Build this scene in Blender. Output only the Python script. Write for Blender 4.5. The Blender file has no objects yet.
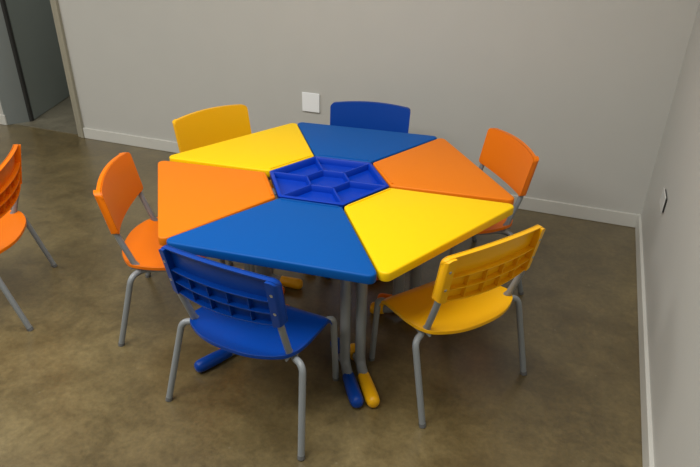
import bpy, bmesh, math
from mathutils import Vector, Matrix

S = bpy.context.scene
COL = S.collection
PI = math.pi

# ------------------------------------------------------------------ materials
def lin(c):
    return tuple((v / 12.92 if v <= 0.04045 else ((v + 0.055) / 1.055) ** 2.4) for v in c)

def srgb(r, g, b):
    return lin((r / 255, g / 255, b / 255)) + (1.0,)

def base_mat(name):
    m = bpy.data.materials.new(name)
    m.use_nodes = True
    nt = m.node_tree
    return m, nt, nt.nodes['Principled BSDF']

def link(nt, a, b):
    nt.links.new(a, b)

def plastic(name, col, rough=0.38, bump=0.04, scale=260.0, var=0.06, spec=0.4):
    m, nt, p = base_mat(name)
    tc = nt.nodes.new('ShaderNodeTexCoord')
    n1 = nt.nodes.new('ShaderNodeTexNoise'); n1.inputs['Scale'].default_value = 5.0; n1.inputs['Detail'].default_value = 4
    n2 = nt.nodes.new('ShaderNodeTexNoise'); n2.inputs['Scale'].default_value = scale; n2.inputs['Detail'].default_value = 2
    link(nt, tc.outputs['Object'], n1.inputs['Vector']); link(nt, tc.outputs['Object'], n2.inputs['Vector'])
    mx = nt.nodes.new('ShaderNodeMixRGB')
    mx.inputs[1].default_value = tuple(c * (1 - var) for c in col[:3]) + (1,)
    mx.inputs[2].default_value = tuple(min(1, c * (1 + var)) for c in col[:3]) + (1,)
    link(nt, n1.outputs['Fac'], mx.inputs[0]); link(nt, mx.outputs[0], p.inputs['Base Color'])
    b = nt.nodes.new('ShaderNodeBump'); b.inputs['Strength'].default_value = bump; b.inputs['Distance'].default_value = 0.002
    link(nt, n2.outputs['Fac'], b.inputs['Height']); link(nt, b.outputs[0], p.inputs['Normal'])
    p.inputs['Roughness'].default_value = rough
    p.inputs['Specular IOR Level'].default_value = spec
    return m

def concrete(name, FLOOR_A, FLOOR_B):
    m, nt, p = base_mat(name)
    tc = nt.nodes.new('ShaderNodeTexCoord')
    def noise(scale, detail, rough=0.6, dist=0.0):
        n = nt.nodes.new('ShaderNodeTexNoise')
        n.inputs['Scale'].default_value = scale; n.inputs['Detail'].default_value = detail
        n.inputs['Roughness'].default_value = rough; n.inputs['Distortion'].default_value = dist
        link(nt, tc.outputs['Object'], n.inputs['Vector']); return n
    big = noise(1.3, 6, 0.62, 0.6); mid = noise(7.5, 9, 0.72, 0.5); fine = noise(45, 5, 0.75)
    r1 = nt.nodes.new('ShaderNodeValToRGB')
    e = r1.color_ramp.elements
    e[0].position = 0.30; e[0].color = FLOOR_A
    e[1].position = 0.70; e[1].color = FLOOR_B
    link(nt, big.outputs['Fac'], r1.inputs[0])
    r2 = nt.nodes.new('ShaderNodeValToRGB')
    e = r2.color_ramp.elements
    e[0].position = 0.34; e[0].color = (0.62, 0.60, 0.56, 1)
    e[1].position = 0.66; e[1].color = (1.25, 1.25, 1.25, 1)
    link(nt, mid.outputs['Fac'], r2.inputs[0])
    mu = nt.nodes.new('ShaderNodeMixRGB'); mu.blend_type = 'MULTIPLY'; mu.inputs[0].default_value = 0.8
    link(nt, r1.outputs[0], mu.inputs[1]); link(nt, r2.outputs[0], mu.inputs[2])
    r3 = nt.nodes.new('ShaderNodeValToRGB')
    e = r3.color_ramp.elements
    e[0].position = 0.36; e[0].color = (0.72, 0.72, 0.70, 1)
    e[1].position = 0.66; e[1].color = (1.2, 1.2, 1.2, 1)
    link(nt, fine.outputs['Fac'], r3.inputs[0])
    mu2 = nt.nodes.new('ShaderNodeMixRGB'); mu2.blend_type = 'MULTIPLY'; mu2.inputs[0].default_value = 0.7
    link(nt, mu.outputs[0], mu2.inputs[1]); link(nt, r3.outputs[0], mu2.inputs[2])
    # small pale chips of aggregate
    vo = nt.nodes.new('ShaderNodeTexVoronoi'); vo.inputs['Scale'].default_value = 9.0
    link(nt, tc.outputs['Object'], vo.inputs['Vector'])
    r4 = nt.nodes.new('ShaderNodeValToRGB')
    e = r4.color_ramp.elements
    e[0].position = 0.0; e[0].color = (1, 1, 1, 1)
    e[1].position = 0.055; e[1].color = (0, 0, 0, 1)
    link(nt, vo.outputs['Distance'], r4.inputs[0])
    mu3 = nt.nodes.new('ShaderNodeMixRGB')
    mm = nt.nodes.new('ShaderNodeMath'); mm.operation = 'MULTIPLY'; mm.inputs[1].default_value = 0.3
    link(nt, r4.outputs[0], mm.inputs[0]); link(nt, mm.outputs[0], mu3.inputs[0])
    link(nt, mu2.outputs[0], mu3.inputs[1]); mu3.inputs[2].default_value = srgb(170, 160, 135)
    link(nt, mu3.outputs[0], p.inputs['Base Color'])
    rr = nt.nodes.new('ShaderNodeMapRange')
    rr.inputs['To Min'].default_value = 0.24; rr.inputs['To Max'].default_value = 0.42
    link(nt, mid.outputs['Fac'], rr.inputs['Value']); link(nt, rr.outputs[0], p.inputs['Roughness'])
    b = nt.nodes.new('ShaderNodeBump'); b.inputs['Strength'].default_value = 0.08; b.inputs['Distance'].default_value = 0.003
    link(nt, mid.outputs['Fac'], b.inputs['Height']); link(nt, b.outputs[0], p.inputs['Normal'])
    p.inputs['Specular IOR Level'].default_value = 0.7
    p.inputs['Coat Weight'].default_value = 0.45
    p.inputs['Coat Roughness'].default_value = 0.28
    return m

M = {}
M['yellow'] = plastic('yellow_laminate', srgb(246, 200, 0), 0.48, var=0.02, spec=0.22)
M['orange'] = plastic('orange_laminate', srgb(226, 120, 9), 0.48, var=0.02, spec=0.22)
M['blue'] = plastic('blue_laminate', srgb(0, 80, 157), 0.5, var=0.03, spec=0.16)
M['tray_blue'] = plastic('ultramarine_plastic', srgb(0, 54, 170), 0.4, var=0.04, spec=0.25)
M['yellow_pl'] = plastic('yellow_plastic', srgb(243, 180, 6), 0.34, var=0.04)
M['orange_pl'] = plastic('orange_plastic', srgb(234, 118, 2), 0.38, var=0.03, spec=0.3)
M['blue_pl'] = plastic('blue_plastic', srgb(0, 60, 150), 0.38, var=0.04, spec=0.28)
M['metal'] = plastic('grey_painted_steel', srgb(132, 137, 140), 0.36, bump=0.02, var=0.03, spec=0.5)
M['screw'] = plastic('steel_screw', srgb(190, 190, 185), 0.3, bump=0.0)
M['screw'].node_tree.nodes['Principled BSDF'].inputs['Metallic'].default_value = 0.9
M['rubber'] = plastic('dark_rubber', srgb(104, 105, 106), 0.6)
M['wall'] = plastic('grey_wall_paint', srgb(187, 186, 180), 0.62, bump=0.12, scale=90, var=0.025, spec=0.3)
M['skirting'] = plastic('pale_skirting', srgb(200, 199, 192), 0.5, bump=0.06, scale=40, var=0.04)
M['ceiling'] = plastic('white_ceiling', srgb(215, 213, 206), 0.8, var=0.02)
M['plate'] = plastic('white_plate_plastic', srgb(240, 242, 243), 0.35, var=0.01)
M['plate_grey'] = plastic('pale_grey_plate_plastic', srgb(196, 196, 192), 0.4, var=0.01)
M['dark'] = plastic('painted_dark_shade', srgb(40, 40, 38), 0.6)  # shade as a colour: door gap and the plate's unlit edge
M['door'] = plastic('grey_green_door_paint', srgb(118, 126, 121), 0.5, var=0.03)
M['frame'] = plastic('beige_steel_door_frame', srgb(152, 147, 130), 0.4, var=0.03)
M['jamb'] = plastic('grey_door_jamb', srgb(120, 126, 124), 0.5, var=0.03)
M['concrete'] = concrete('polished_concrete', srgb(86, 72, 42), srgb(118, 104, 69))
M['concrete_pale'] = concrete('pale_concrete', srgb(104, 99, 84), srgb(128, 122, 105))

# ------------------------------------------------------------------ mesh helpers
class MB:
    def __init__(self):
        self.bm = bmesh.new()

    def face(self, vs):
        try:
            return self.bm.faces.new(vs)
        except ValueError:
            return None

    def box(self, a, b):
        x0, y0, z0 = a; x1, y1, z1 = b
        v = [self.bm.verts.new(p) for p in ((x0,y0,z0),(x1,y0,z0),(x1,y1,z0),(x0,y1,z0),(x0,y0,z1),(x1,y0,z1),(x1,y1,z1),(x0,y1,z1))]
        for f in ((3,2,1,0),(4,5,6,7),(0,1,5,4),(1,2,6,5),(2,3,7,6),(3,0,4,7)):
            self.face([v[i] for i in f])

    def prism(self, pts, z0, z1):
        lo = [self.bm.verts.new((p[0], p[1], z0)) for p in pts]
        hi = [self.bm.verts.new((p[0], p[1], z1)) for p in pts]
        n = len(pts)
        self.face(lo[::-1]); self.face(hi)
        for i in range(n):
            j = (i + 1) % n
            self.face([lo[i], lo[j], hi[j], hi[i]])

    def loft(self, rings, cap=True):
        rs = [[self.bm.verts.new(p) for p in r] for r in rings]
        n = len(rs[0])
        for a, b in zip(rs[:-1], rs[1:]):
            for i in range(n):
                j = (i + 1) % n
                self.face([a[i], a[j], b[j], b[i]])
        if cap:
            self.face(rs[0][::-1]); self.face(rs[-1])

    def tube(self, path, r, n=14, ref=None):
        """path: list of Vectors; r: radius, (ra, rb), or a list of them per point"""
        P = [Vector(p) for p in path]
        m = len(P)
        T = []
        for i in range(m):
            a = P[max(i - 1, 0)]; b = P[min(i + 1, m - 1)]
            T.append((b - a).normalized())
        u = Vector(ref) if ref else (Vector((0, 0, 1)) if abs(T[0].z) < 0.9 else Vector((1, 0, 0)))
        rings = []
        for i in range(m):
            u = (u - T[i] * u.dot(T[i])).normalized()
            w = T[i].cross(u)
            rr = r[i] if isinstance(r, list) else r
            ra, rb = rr if isinstance(rr, tuple) else (rr, rr)
            rings.append([P[i] + u * (ra * math.cos(2 * PI * k / n)) + w * (rb * math.sin(2 * PI * k / n)) for k in range(n)])
        self.loft(rings)

    def build(self, name, mat, parent=None, bevel=0.0, seg=2, smooth=True, angle=40):
        bmesh.ops.recalc_face_normals(self.bm, faces=self.bm.faces[:])
        me = bpy.data.meshes.new(name)
        self.bm.to_mesh(me); self.bm.free()
        me.materials.append(mat)
        o = bpy.data.objects.new(name, me)
        COL.objects.link(o)
        if parent: o.parent = parent
        if bevel:
            b = o.modifiers.new('bevel', 'BEVEL')
            b.width = bevel; b.segments = seg; b.limit_method = 'ANGLE'; b.angle_limit = math.radians(35)
        if smooth:
            for p in me.polygons: p.use_smooth = True
            me.set_sharp_from_angle(angle=math.radians(angle))
        return o

def fillet(pts, rads, n=6):
    """round the inner corners of a polyline"""
    P = [Vector(p) for p in pts]
    out = [P[0]]
    for i in range(1, len(P) - 1):
        r = rads[i - 1]
        a = (P[i - 1] - P[i]); b = (P[i + 1] - P[i])
        d = min(r, a.length * 0.48, b.length * 0.48)
        p0 = P[i] + a.normalized() * d; p1 = P[i] + b.normalized() * d
        for k in range(n + 1):
            t = k / n
            out.append(p0 * (1 - t) ** 2 + P[i] * 2 * t * (1 - t) + p1 * t * t)
    out.append(P[-1])
    return out

def round_poly(pts, rads, n=6):
    """polygon (2D) with true circular corners"""
    out = []
    m = len(pts)
    for i in range(m):
        p = Vector(pts[i]); a = (Vector(pts[i - 1]) - p); b = (Vector(pts[(i + 1) % m]) - p)
        r = rads[i] if isinstance(rads, (list, tuple)) else rads
        an, bn = a.normalized(), b.normalized()
        half = an.angle(bn) / 2
        d = r / math.tan(half)
        c = p + (an + bn).normalized() * (r / math.sin(half))
        v0 = p + an * d - c; v1 = p + bn * d - c
        a0 = math.atan2(v0.y, v0.x); a1 = math.atan2(v1.y, v1.x)
        da = (a1 - a0 + PI) % (2 * PI) - PI
        for k in range(n + 1):
            t = a0 + da * k / n
            out.append((c.x + r * math.cos(t), c.y + r * math.sin(t)))
    return out

def thing(name, label, cat, loc, rz=0.0, group=None):
    o = bpy.data.objects.new(name, None)
    o.empty_display_size = 0.1
    COL.objects.link(o)
    o.location = loc; o.rotation_euler = (0, 0, rz)
    o['label'] = label; o['category'] = cat
    if group: o['group'] = group
    return o

def struct(o):
    o['kind'] = 'structure'
    return o

# ------------------------------------------------------------------ the room
WALL_A, WALL_Y = 0.0266, 0.02      # the back wall runs a touch off square
H_ROOM = 2.85
X_LEFT, Y_FRONT = -6.6, -6.2
wall_rot = math.atan(WALL_A)
def on_back(o):
    o.location = (0, WALL_Y, 0); o.rotation_euler = (0, 0, wall_rot)
    return o

mb = MB(); mb.box((X_LEFT - 0.3, Y_FRONT - 0.3, -0.1), (0.3, 2.6, 0)); struct(mb.build('floor', M['concrete'], smooth=False))
mb = MB(); mb.box((X_LEFT - 0.3, Y_FRONT - 0.3, H_ROOM), (0.3, 2.6, H_ROOM + 0.1)); struct(mb.build('ceiling', M['ceiling'], smooth=False))
mb = MB(); mb.box((0, Y_FRONT - 0.2, 0), (0.2, 2.5, H_ROOM)); struct(mb.build('wall_right', M['wall'], smooth=False))
mb = MB(); mb.box((X_LEFT - 0.2, Y_FRONT - 0.2, 0), (X_LEFT, 2.5, H_ROOM)); struct(mb.build('wall_left', M['wall'], smooth=False))
mb = MB(); mb.box((X_LEFT, Y_FRONT - 0.2, 0), (0, Y_FRONT, H_ROOM)); struct(mb.build('wall_front', M['wall'], smooth=False))
# back wall with the doorway opening
DX0, DX1, DH, WT = -4.685, -3.968, 2.10, 0.15
mb = MB()
mb.box((DX1, 0, 0), (0.05, WT, H_ROOM)); mb.box((X_LEFT - 0.1, 0, 0), (DX0, WT, H_ROOM)); mb.box((DX0, 0, DH), (DX1, WT, H_ROOM))
struct(on_back(mb.build('wall_back', M['wall'], smooth=False)))
# corridor behind the doorway
mb = MB(); mb.box((X_LEFT, 1.75, 0), (-2.6, 1.85, H_ROOM)); struct(mb.build('wall_corridor', M['wall'], smooth=False))
mb = MB(); mb.box((-2.7, 0.12, 0), (-2.6, 1.8, H_ROOM)); struct(mb.build('wall_corridor_end', M['wall'], smooth=False))
mb = MB(); mb.prism([(X_LEFT, WALL_Y + WALL_A * X_LEFT + 0.03), (-2.6, WALL_Y + WALL_A * -2.6 + 0.03), (-2.6, 1.8), (X_LEFT, 1.8)], -0.05, 0.003)
struct(mb.build('floor_corridor', M['concrete_pale'], smooth=False))
# baseboards
BBH = 0.082
mb = MB(); mb.box((-3.908, -0.014, 0), (-0.0, 0.002, BBH)); struct(on_back(mb.build('baseboard_back', M['skirting'], bevel=0.003)))
mb = MB(); mb.box((X_LEFT, -0.014, 0), (DX0 - 0.004, 0.002, BBH)); struct(on_back(mb.build('baseboard_back_left', M['skirting'], bevel=0.003)))
mb = MB(); mb.box((-0.014, Y_FRONT, 0), (0.002, 0.0, BBH)); struct(mb.build('baseboard_right', M['skirting'], bevel=0.003))
# door frame: beige stile on the right, splayed grey jamb on the left
fr = MB()
fr.box((DX1 - 0.002, -0.012, 0), (DX1 + 0.032, WT + 0.01, DH + 0.04))
fr.box((DX1 + 0.032, -0.022, 0), (DX1 + 0.060, 0.004, DH + 0.060))
fr.box((DX0 - 0.06, -0.02, DH), (DX1 + 0.05, 0.004, DH + 0.060))
struct(on_back(fr.build('trim_1', M['frame'], bevel=0.003)))
jb = MB(); jb.prism([(DX0, -0.003), (DX0 + 0.10, 0.135), (DX0 + 0.10, WT + 0.01), (DX0 - 0.02, WT + 0.01), (DX0 - 0.02, -0.003)], 0, DH)
jo = struct(on_back(jb.build('trim_2', M['jamb'], bevel=0.003)))
gs = MB(); gs.prism([(DX0 + 0.095, 0.125), (DX0 + 0.106, 0.138), (DX0 + 0.106, WT + 0.012), (DX0 + 0.09, WT + 0.012)], 0, DH - 0.002)  # dark strip painting in the shadowy gap between jamb and leaf
gs.build('dark_gap_strip', M['dark'], jo)
# the door leaf, swung open into the corridor
hx, hy = -4.592, 0.075
ex, ey = -4.862, 0.735
ang = math.atan2(ey - hy, ex - hx); L = 0.72
dl = MB(); dl.box((0, 0, 0.006), (L, 0.036, DH - 0.02))
d = struct(dl.build('door_1', M['door'], bevel=0.002)); d.location = (hx, hy, 0); d.rotation_euler = (0, 0, ang)
hn = MB()
hn.tube([(L - 0.06, -0.002, 1.02), (L - 0.06, -0.05, 1.02)], 0.009); hn.tube([(L - 0.06, -0.046, 1.02), (L - 0.18, -0.046, 1.02)], 0.009)
hn.tube([(L - 0.06, -0.006, 1.02), (L - 0.06, 0.001, 1.02)], 0.026)
hn.build('door_handle', M['screw'], d)

# ------------------------------------------------------------------ wall plates
def blank_plate(name, label, loc, rz, w, h, shade_back, mat):
    t = thing(name, label, 'wall plate', loc, rz)
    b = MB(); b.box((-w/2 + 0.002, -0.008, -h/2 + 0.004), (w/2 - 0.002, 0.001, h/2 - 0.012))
    b.build('edge_backing', M['dark'] if shade_back else M['plate'], t)  # dark version puts the shade of the plate's near edge into the colour
    c = MB(); c.box((-w/2, -0.012, -h/2), (w/2, -0.007, h/2))
    c.build('cover', mat, t, bevel=0.003)
    for sx in (-1, 1):
        s = MB(); s.tube([(sx * w * 0.36, -0.0115, 0), (sx * w * 0.36, -0.0132, 0)], 0.0035, 10)
        s.build('screw_cap', mat, t)
    return t
wx = -2.016
blank_plate('wall_plate', 'square white blank cover plate on the grey back wall behind the tables', (wx, WALL_Y + WALL_A * wx, 0.494), wall_rot, 0.119, 0.122, False, M['plate'])
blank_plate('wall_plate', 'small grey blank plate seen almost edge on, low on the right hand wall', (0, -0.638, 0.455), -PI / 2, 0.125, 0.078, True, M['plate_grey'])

# ------------------------------------------------------------------ tables
H, TH = 0.60, 0.034
AO, AI, G = 0.6640, 0.2309, 0.0130
AM = (AO + AI) / 2
TC = Vector((-1.3282, -1.3327)); PHI = -0.40926
T30 = math.tan(PI / 6)

def make_table(k, colour, label):
    dx, dy, dr = OFFS[k]
    a0 = PHI + k * PI / 3
    loc = (TC.x + math.cos(a0) * AM + dx, TC.y + math.sin(a0) * AM + dy, 0)
    t = thing('student_table', label, 'table', loc, a0 + dr, 'trapezoid tables making up the hexagon')
    lam, pl = M[colour], M[colour + '_pl']
    h = G / 2 / math.cos(PI / 6)
    wo, wi = AO * T30 - h, AI * T30 - h
    pts = round_poly([(AO - AM, -wo), (AO - AM, wo), (AI - AM, wi), (AI - AM, -wi)], [0.024, 0.024, 0.018, 0.018], 6)
    tb = MB()
    # rounded edge profile lofted round the outline
    def inset(d):
        return round_poly([(AO - AM - d, -wo + d * 1.732), (AO - AM - d, wo - d * 1.732), (AI - AM + d, wi - d * 0.577), (AI - AM + d, -wi + d * 0.577)],
                          [max(0.024 - d, .004), max(0.024 - d, .004), max(0.018 - d, .004), max(0.018 - d, .004)], 6)
    prof = [(0.004, H - TH), (0.001, H - TH + 0.002), (0, H - TH + 0.006), (0, H - 0.006), (0.0012, H - 0.0024), (0.004, H - 0.0005), (0.008, H)]
    # raised lip along the short inner edge with a shallow pencil channel beside it
    tb.loft([[(p[0], p[1], z) for p in inset(d)] for d, z in prof])
    lip_w = wi - 0.012
    tb.loft([[(AI - AM + 0.006, y, H - 0.001), (AI - AM + 0.0075, y, H + 0.0035), (AI - AM + 0.0135, y, H + 0.0042), (AI - AM + 0.0155, y, H - 0.001)] for y in (-lip_w, lip_w)])
    tb.build('tabletop', lam, t)
    # under-frame between the legs
    legs = FEET.get(k, ((0.355, -0.160, 0.205), (0.355, 0.160, 0.205)))
    for s, (lu, lw, reach) in zip((-1, 1), legs):
        fd = Vector((math.cos(PI / 6), s * math.sin(PI / 6), 0))
        base = Vector((lu - AM, lw, 0))
        lg = MB()
        top = base + Vector((0, 0, H - TH))
        out = [top, base + Vector((0, 0, 0.05)), base + fd * 0.07 + Vector((0, 0, 0.026)), base + fd * (reach - 0.085) + Vector((0, 0, 0.0225))]
        perp = Vector((-fd.y, fd.x, 0))
        lg.tube(fillet(out, [0.045, 0.03], 6), (0.0195, 0.0245), 16, ref=perp)
        inn = [base + Vector((0, 0, 0.075)), base + fd * -0.004 + Vector((0, 0, 0.045)), base - fd * 0.07 + Vector((0, 0, 0.026)), base - fd * (0.085 if k == 0 else 0.10) + Vector((0, 0, 0.0225))]
        lg.tube(fillet(inn, [0.02, 0.03], 6), (0.0150, 0.018), 16, ref=perp)
        lo = lg.build('leg', M['metal'], t)
        # top mounting flange
        fl = MB(); c = base + Vector((0, 0, 0))
        fl.loft([[tuple(c + fd * a * 0.10 + perp * b * 0.022 + Vector((0, 0, z))) for a, b in ((-1, -1), (1, -1), (1, 1), (-1, 1))] for z in (H - TH - 0.012, H - TH - 0.0005)])
        fl.build('mounting_plate', M['metal'], lo, bevel=0.002)
        for sg, near, far in ((1, reach - 0.152, reach), (-1, 0.060, 0.120 if k == 0 else 0.165)):
            cp = MB()
            L_ = far - near
            st = [(0, .0205), (0.0015, .0225), (0.45, .0255), (0.80, .0258), (0.90, .0240), (0.96, .0195), (0.99, .0125), (1.0, .004)]
            pth, rr = [], []
            for q_, r_ in st:
                d_ = near + L_ * q_
                z_ = 0.0258 + max(0, (0.10 - d_)) * 0.10
                pth.append(base + fd * sg * d_ + Vector((0, 0, z_))); rr.append((r_ * 1.0, r_))
            cp.tube(pth, rr, 18, ref=perp)
            cp.build('foot_cap', pl, lo)
    cb = MB(); cb.tube([(legs[0][0] - AM, legs[0][1], H - TH - 0.03), (legs[1][0] - AM, legs[1][1], H - TH - 0.03)], (0.016, 0.011), 12)
    cb.build('crossbar', M['metal'], t)
    br = MB(); br.box((AI - AM - 0.026, -0.03, H - TH - 0.006), (AI - AM + 0.06, 0.03, H - TH - 0.0005))
    br.build('tray_bracket', M['metal'], t, bevel=0.0015)
    return t

FEET = {0: ((0.4415, -0.2330, 0.208), (0.300, 0.135, 0.19)),      # each leg under its top: towards the outer edge, along it, reach of its foot
        2: ((0.355, -0.160, 0.205), (0.300, 0.125, 0.19)),
        3: ((0.355, -0.160, 0.205), (0.290, 0.115, 0.17)),
        4: ((0.3265, -0.1538, 0.208), (0.3265, 0.1438, 0.208)),
        5: ((0.336, -0.172, 0.326), (0.4415, 0.2045, 0.208))}
OFFS = [(-0.0013, -0.0054, -0.0113), (-0.0033, 0.0053, 0.0098), (-0.0025, 0.0011, -0.0032),
        (0.0045, 0.0058, -0.0091), (0.0003, -0.0052, 0.0212), (0.0021, 0.0001, -0.0125)]
make_table(0, 'yellow', 'yellow trapezoid table nearest the right wall, with the yellow chair at its long side')
make_table(1, 'orange', 'orange trapezoid table on the right, towards the back wall corner')
make_table(2, 'blue', 'blue trapezoid table at the back of the hexagon, near the wall plate')
make_table(3, 'yellow', 'yellow trapezoid table at the back left, in front of the far yellow chair')
make_table(4, 'orange', 'orange trapezoid table on the left side of the hexagon')
make_table(5, 'blue', 'blue trapezoid table at the front, partly over the near blue chair')

# hexagonal divided tray in the middle
tr = thing('organizer_tray', 'dark blue hexagonal tray with seven compartments in the centre of the tables', 'tray', (TC.x + 0.001, TC.y + 0.002, 0), PHI)
RT = AI / math.cos(PI / 6) - 0.011
ZT, ZB = H + 0.002, H - 0.026
def hexa(r, z, rot=PI / 6):
    return [(r * math.cos(rot + i * PI / 3), r * math.sin(rot + i * PI / 3), z) for i in range(6)]
tm = MB()
rim = 0.015
tm.loft([hexa(RT - 0.006, ZB - 0.008), hexa(RT - 0.001, ZB), hexa(RT, ZT - 0.002), hexa(RT - 0.003, ZT), hexa(RT - rim, ZT), hexa(RT - rim - 0.002, ZT - 0.002), hexa(RT - rim - 0.006, ZB)])
for i in range(6):      # inner hexagon walls and spokes
    a = Vector(hexa(0.092, 0)[i]); b = Vector(hexa(0.092, 0)[(i + 1) % 6]); c = Vector(hexa(RT - 0.012, 0)[i])
    for p, q_ in ((a, b), (a, c)):
        dr_ = (q_ - p).normalized(); n = Vector((-dr_.y, dr_.x, 0))
        p2 = p - dr_ * 0.002; q2 = q_ + dr_ * 0.002
        sec = lambda P: [tuple(P + n * 0.0052 + Vector((0, 0, ZB - 0.002))), tuple(P + n * 0.0036 + Vector((0, 0, ZT - 0.003))), tuple(P + n * 0.0022 + Vector((0, 0, ZT - 0.0015))),
                         tuple(P - n * 0.0022 + Vector((0, 0, ZT - 0.0015))), tuple(P - n * 0.0036 + Vector((0, 0, ZT - 0.003))), tuple(P - n * 0.0052 + Vector((0, 0, ZB - 0.002)))]
        tm.loft([sec(p2), sec(q2)])
tm.build('compartment_tray', M['tray_blue'], tr)
# ------------------------------------------------------------------ chairs
def make_chair(colour, label, x, y, rz, splay=0.258, left_toe=(0.200, 0.112)):
    c = thing('student_chair', label, 'chair', (x, y, 0), rz, 'plastic chairs with grey tube legs')
    pl, metal = M[colour + '_pl'], M['metal']
    R = 0.0117
    # legs, rails, posts
    for s in (1, -1):
        V = lambda a, b, z: Vector((s * a, b, z))
        foot = V(splay, -0.268, 0.006); apex = V(0.243, -0.186, 0.313); join = V(0.186, -0.160, 0.309); fr = V(0.180, -0.02, 0.311)
        lg = MB(); lg.tube(fillet([foot, apex, join, fr], [0.055, 0.03], 8), R, 14)
        lo = lg.build('leg', metal, c)
        tp = MB(); d = (apex - foot).normalized()
        tp.tube([foot - d * 0.006, foot + d * 0.008], 0.0124, 14)
        tp.build('foot_tip', M['rubber'], lo)
        ffoot = V(0.200, 0.112, 0.006) if s > 0 else V(left_toe[0], left_toe[1], 0.006); fa = V(0.212, 0.070, 0.320); bend = V(0.180, 0.030, 0.311); mid = V(0.180, -0.03, 0.311)
        lg = MB(); lg.tube(fillet([ffoot, fa, bend, mid], [0.03, 0.02], 8), R, 14)
        lo = lg.build('leg', metal, c)
        d = (fa - ffoot).normalized(); tp = MB(); tp.tube([ffoot - d * 0.006, ffoot + d * 0.008], 0.0124, 14)
        tp.build('foot_tip', M['rubber'], lo)
        ps = MB(); ps.tube(fillet([V(0.190, -0.150, 0.316), V(0.190, -0.178, 0.335), V(0.194, -0.2225, 0.465), V(0.195, -0.2560, 0.630)], [0.02, 0.03], 5), R * 0.98, 14)
        po = ps.build('back_post', metal, c)
        g = MB()          # little gusset where post meets leg
        g.loft([[(s * w_, -0.200, 0.318), (s * w_, -0.150, 0.322), (s * w_, -0.186, 0.372)] for w_ in (0.186, 0.194)])
        g.build('gusset', metal, po)
    cr = MB()
    for yy in (-0.12, 0.02):
        cr.tube([(-0.180, yy, 0.311), (0.180, yy, 0.311)], 0.0095, 12)
    cr.build('crossbar', metal, c)
    # seat: dished panel, rounded back edge, rolled front edge
    nx, ny = 28, 16
    def seat_pt(i, j):
        s = math.sin(PI / 2 * (2 * i / nx - 1))
        yb = -0.186 - 0.074 * (1 - abs(s) ** 2.5)
        cr_ = max(0, abs(s) - 0.86) / 0.14
        yb += 0.030 * cr_ ** 2.2
        yf = 0.080 - 0.014 * cr_ ** 2.2
        t = j / ny
        yy = yb + (yf - yb) * t
        w = 0.214 - 0.002 * t
        z = 0.334 + 0.010 * (max(0, 0.35 - t) / 0.35) ** 1.6 - 0.006 * (1 - s * s) * math.sin(PI * t)
        fw = max(0, t - 0.80) / 0.20
        z -= 0.032 * fw ** 2.2
        yy -= 0.004 * fw ** 4
        return Vector((w * s, yy, z))
    st = MB()
    top = [[st.bm.verts.new(seat_pt(i, j)) for j in range(ny + 1)] for i in range(nx + 1)]
    bot = [[st.bm.verts.new(seat_pt(i, j) - Vector((0, 0, 0.014))) for j in range(ny + 1)] for i in range(nx + 1)]
    for i in range(nx):
        for j in range(ny):
            st.face([top[i][j], top[i + 1][j], top[i + 1][j + 1], top[i][j + 1]])
            st.face([bot[i][j], bot[i][j + 1], bot[i + 1][j + 1], bot[i + 1][j]])
        st.face([top[i][0], bot[i][0], bot[i + 1][0], top[i + 1][0]])
        st.face([top[i][ny], top[i + 1][ny], bot[i + 1][ny], bot[i][ny]])
    for j in range(ny):
        st.face([top[0][j], top[0][j + 1], bot[0][j + 1], bot[0][j]])
        st.face([top[nx][j], bot[nx][j], bot[nx][j + 1], top[nx][j + 1]])
    st.build('seat', pl, c, bevel=0.0035)
    # backrest: curved shell, open at the back with a grid of ribs
    W0, W1, Z0, Z1 = 0.2115, 0.2155, 0.484, 0.655
    SAG = 0.026
    def bp(s, t, d):
        """s across, t up, d depth towards the rear"""
        w = W0 + (W1 - W0) * t
        arc = (1 - s * s)
        yy = -0.2085 - 0.034 * t - SAG * arc - d
        z = Z0 + (Z1 - Z0) * t + 0.013 * arc * t - 0.012 * arc * (1 - t)
        return Vector((w * s, yy, z))
    def edge(s):          # rounded corners: t range at s
        k = max(0.0, abs(s) - 0.90) / 0.10
        rr = 1 - math.sqrt(max(0.0, 1 - k * k))
        return 0.05 * rr, 1 - 0.11 * rr
    svals = [math.sin(PI / 2 * (2 * i / 36 - 1)) for i in range(37)]
    bk = MB()
    def strip(ss, lo, hi, d0, d1):
        def dd(s):        # the shell thins out towards both ends
            return d0 + (d1 - d0) * (1 - 0.62 * max(0.0, (abs(s) - 0.972) / 0.028) ** 1.5)
        bk.loft([[bp(s, lo(s), d0), bp(s, hi(s), d0), bp(s, hi(s), dd(s)), bp(s, lo(s), dd(s))] for s in ss])
    lo_e = lambda s: edge(s)[0]
    hi_e = lambda s: edge(s)[1]
    strip(svals, lo_e, hi_e, 0.0, 0.006)
    D = 0.026
    inner = [s for s in svals if abs(s) < 0.92]
    strip(svals, lambda s: hi_e(s) - 0.028, hi_e, 0.001, D - 0.006)                 # top rim
    strip(svals, lo_e, lambda s: lo_e(s) + 0.022, 0.001, D)                         # bottom rim
    for tt in (0.27, 0.54):                                            # long ribs
        strip(inner, lambda s: tt - 0.011, lambda s: tt + 0.011, 0.001, D)
    for k in range(1, 5):                                              # short upright ribs
        s0 = -0.86 + 1.72 * k / 5
        strip([s0 - 0.006, s0 + 0.006], lambda s: 0.02, lambda s: 0.54, 0.001, D - 0.004)
    for sg in (-1, 1):                                                 # sleeves that take the posts
        ss = [sg * (0.855 + 0.138 * i / 10) for i in range(11)]
        strip(ss, lambda s: lo_e(s) - 0.015, lambda s: hi_e(s) - 0.012, 0.001, D + 0.005)
    bo = bk.build('backrest', pl, c, bevel=0.0014, seg=2)
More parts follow.
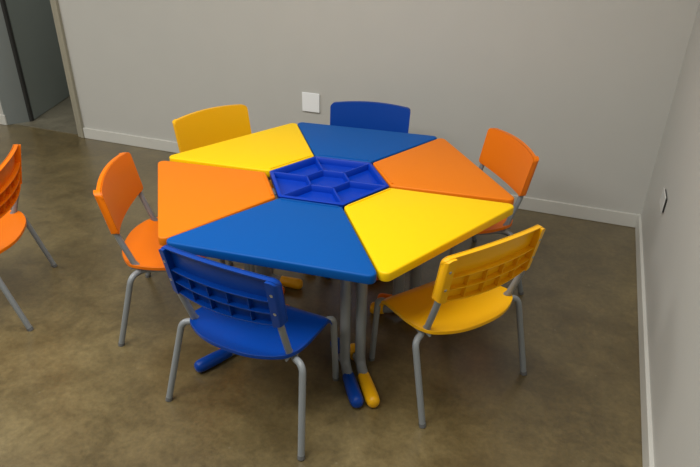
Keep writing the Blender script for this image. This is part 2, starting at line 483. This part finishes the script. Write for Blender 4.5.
    for sg in (-1, 1):
        for tt in (0.30, 0.72):
            p = bp(sg * 0.918, tt, D + 0.0045); sc = MB()
            n = Vector((0, -1, -0.2)).normalized()
            sc.tube([p - n * 0.002, p + n * 0.0012, p + n * 0.0022], [0.0055, 0.0055, 0.0035], 12)
            sc.build('screw', M['screw'], bo)
    return c

make_chair('blue', 'blue plastic chair with its ribbed back to us, at the near front table', -1.2970, -1.8940, 6.1900, 0.279, (0.163, 0.088))
make_chair('yellow', 'yellow plastic chair with ribbed back towards us, right of the hexagon', -0.7950, -1.5420, 0.9593, 0.250)
make_chair('orange', 'orange plastic chair facing the left orange table, its backrest front showing', -1.8456, -1.6039, 5.1834)
make_chair('orange', 'orange plastic chair cut off by the left edge, turned away from the tables', -2.7519, -1.9671, 2.1816)
make_chair('orange', 'orange plastic chair behind the right orange table, near the far corner', -0.8890, -0.8810, 2.2000)
make_chair('yellow', 'yellow plastic chair behind the tables, mostly hidden by the back left yellow table', -1.9210, -1.0190, 4.3126)
make_chair('blue', 'blue plastic chair behind the back blue table, right of the wall plate', -1.4187, -0.7174, 3.3161)

# ------------------------------------------------------------------ light
def overhead_light(x, y, power, sx, sy, col=(1.0, 0.99, 0.955)):
    ld = bpy.data.lights.new('overhead_or_fill_light', 'AREA')
    ld.shape = 'RECTANGLE'; ld.size = sx; ld.size_y = sy; ld.energy = power; ld.color = col
    o = bpy.data.objects.new('overhead_or_fill_light', ld); COL.objects.link(o)
    o.location = (x, y, H_ROOM - 0.03)
for lx, ly, pw in ((-2.3, -3.7, 75), (-4.9, -2.5, 80), (-1.5, -2.1, 66)):
    overhead_light(lx, ly, pw, 1.8, 1.0)
overhead_light(-3.9, 0.95, 18, 0.6, 0.6)  # unseen fill light added in the corridor to brighten the door leaf

w = bpy.data.worlds.new('world'); S.world = w; w.use_nodes = True
w.node_tree.nodes['Background'].inputs[0].default_value = (0.6, 0.62, 0.65, 1)
w.node_tree.nodes['Background'].inputs[1].default_value = 0.15

# ------------------------------------------------------------------ camera
cam = bpy.data.cameras.new('camera'); co = bpy.data.objects.new('camera', cam); COL.objects.link(co)
yaw, pit, rol = -0.37686, 0.49665, 0.01653
f = Vector((math.cos(pit) * math.sin(yaw), math.cos(pit) * math.cos(yaw), -math.sin(pit)))
r = Vector((math.cos(yaw), -math.sin(yaw), 0)); u = r.cross(f)
r2 = r * math.cos(rol) + u * math.sin(rol); u2 = u * math.cos(rol) - r * math.sin(rol)
mw = Matrix((r2, u2, -f)).transposed().to_4x4(); mw.translation = (-0.40658, -3.40032, 1.57214)
co.matrix_world = mw
cam.sensor_fit = 'HORIZONTAL'; cam.sensor_width = 36.0; cam.lens = 599.65 * 36 / 700
cam.clip_start = 0.02
S.camera = co

S.view_settings.view_transform = 'Standard'
S.view_settings.look = 'None'
S.view_settings.gamma = 1.0
S.view_settings.use_curve_mapping = False
S.view_settings.exposure = -0.33
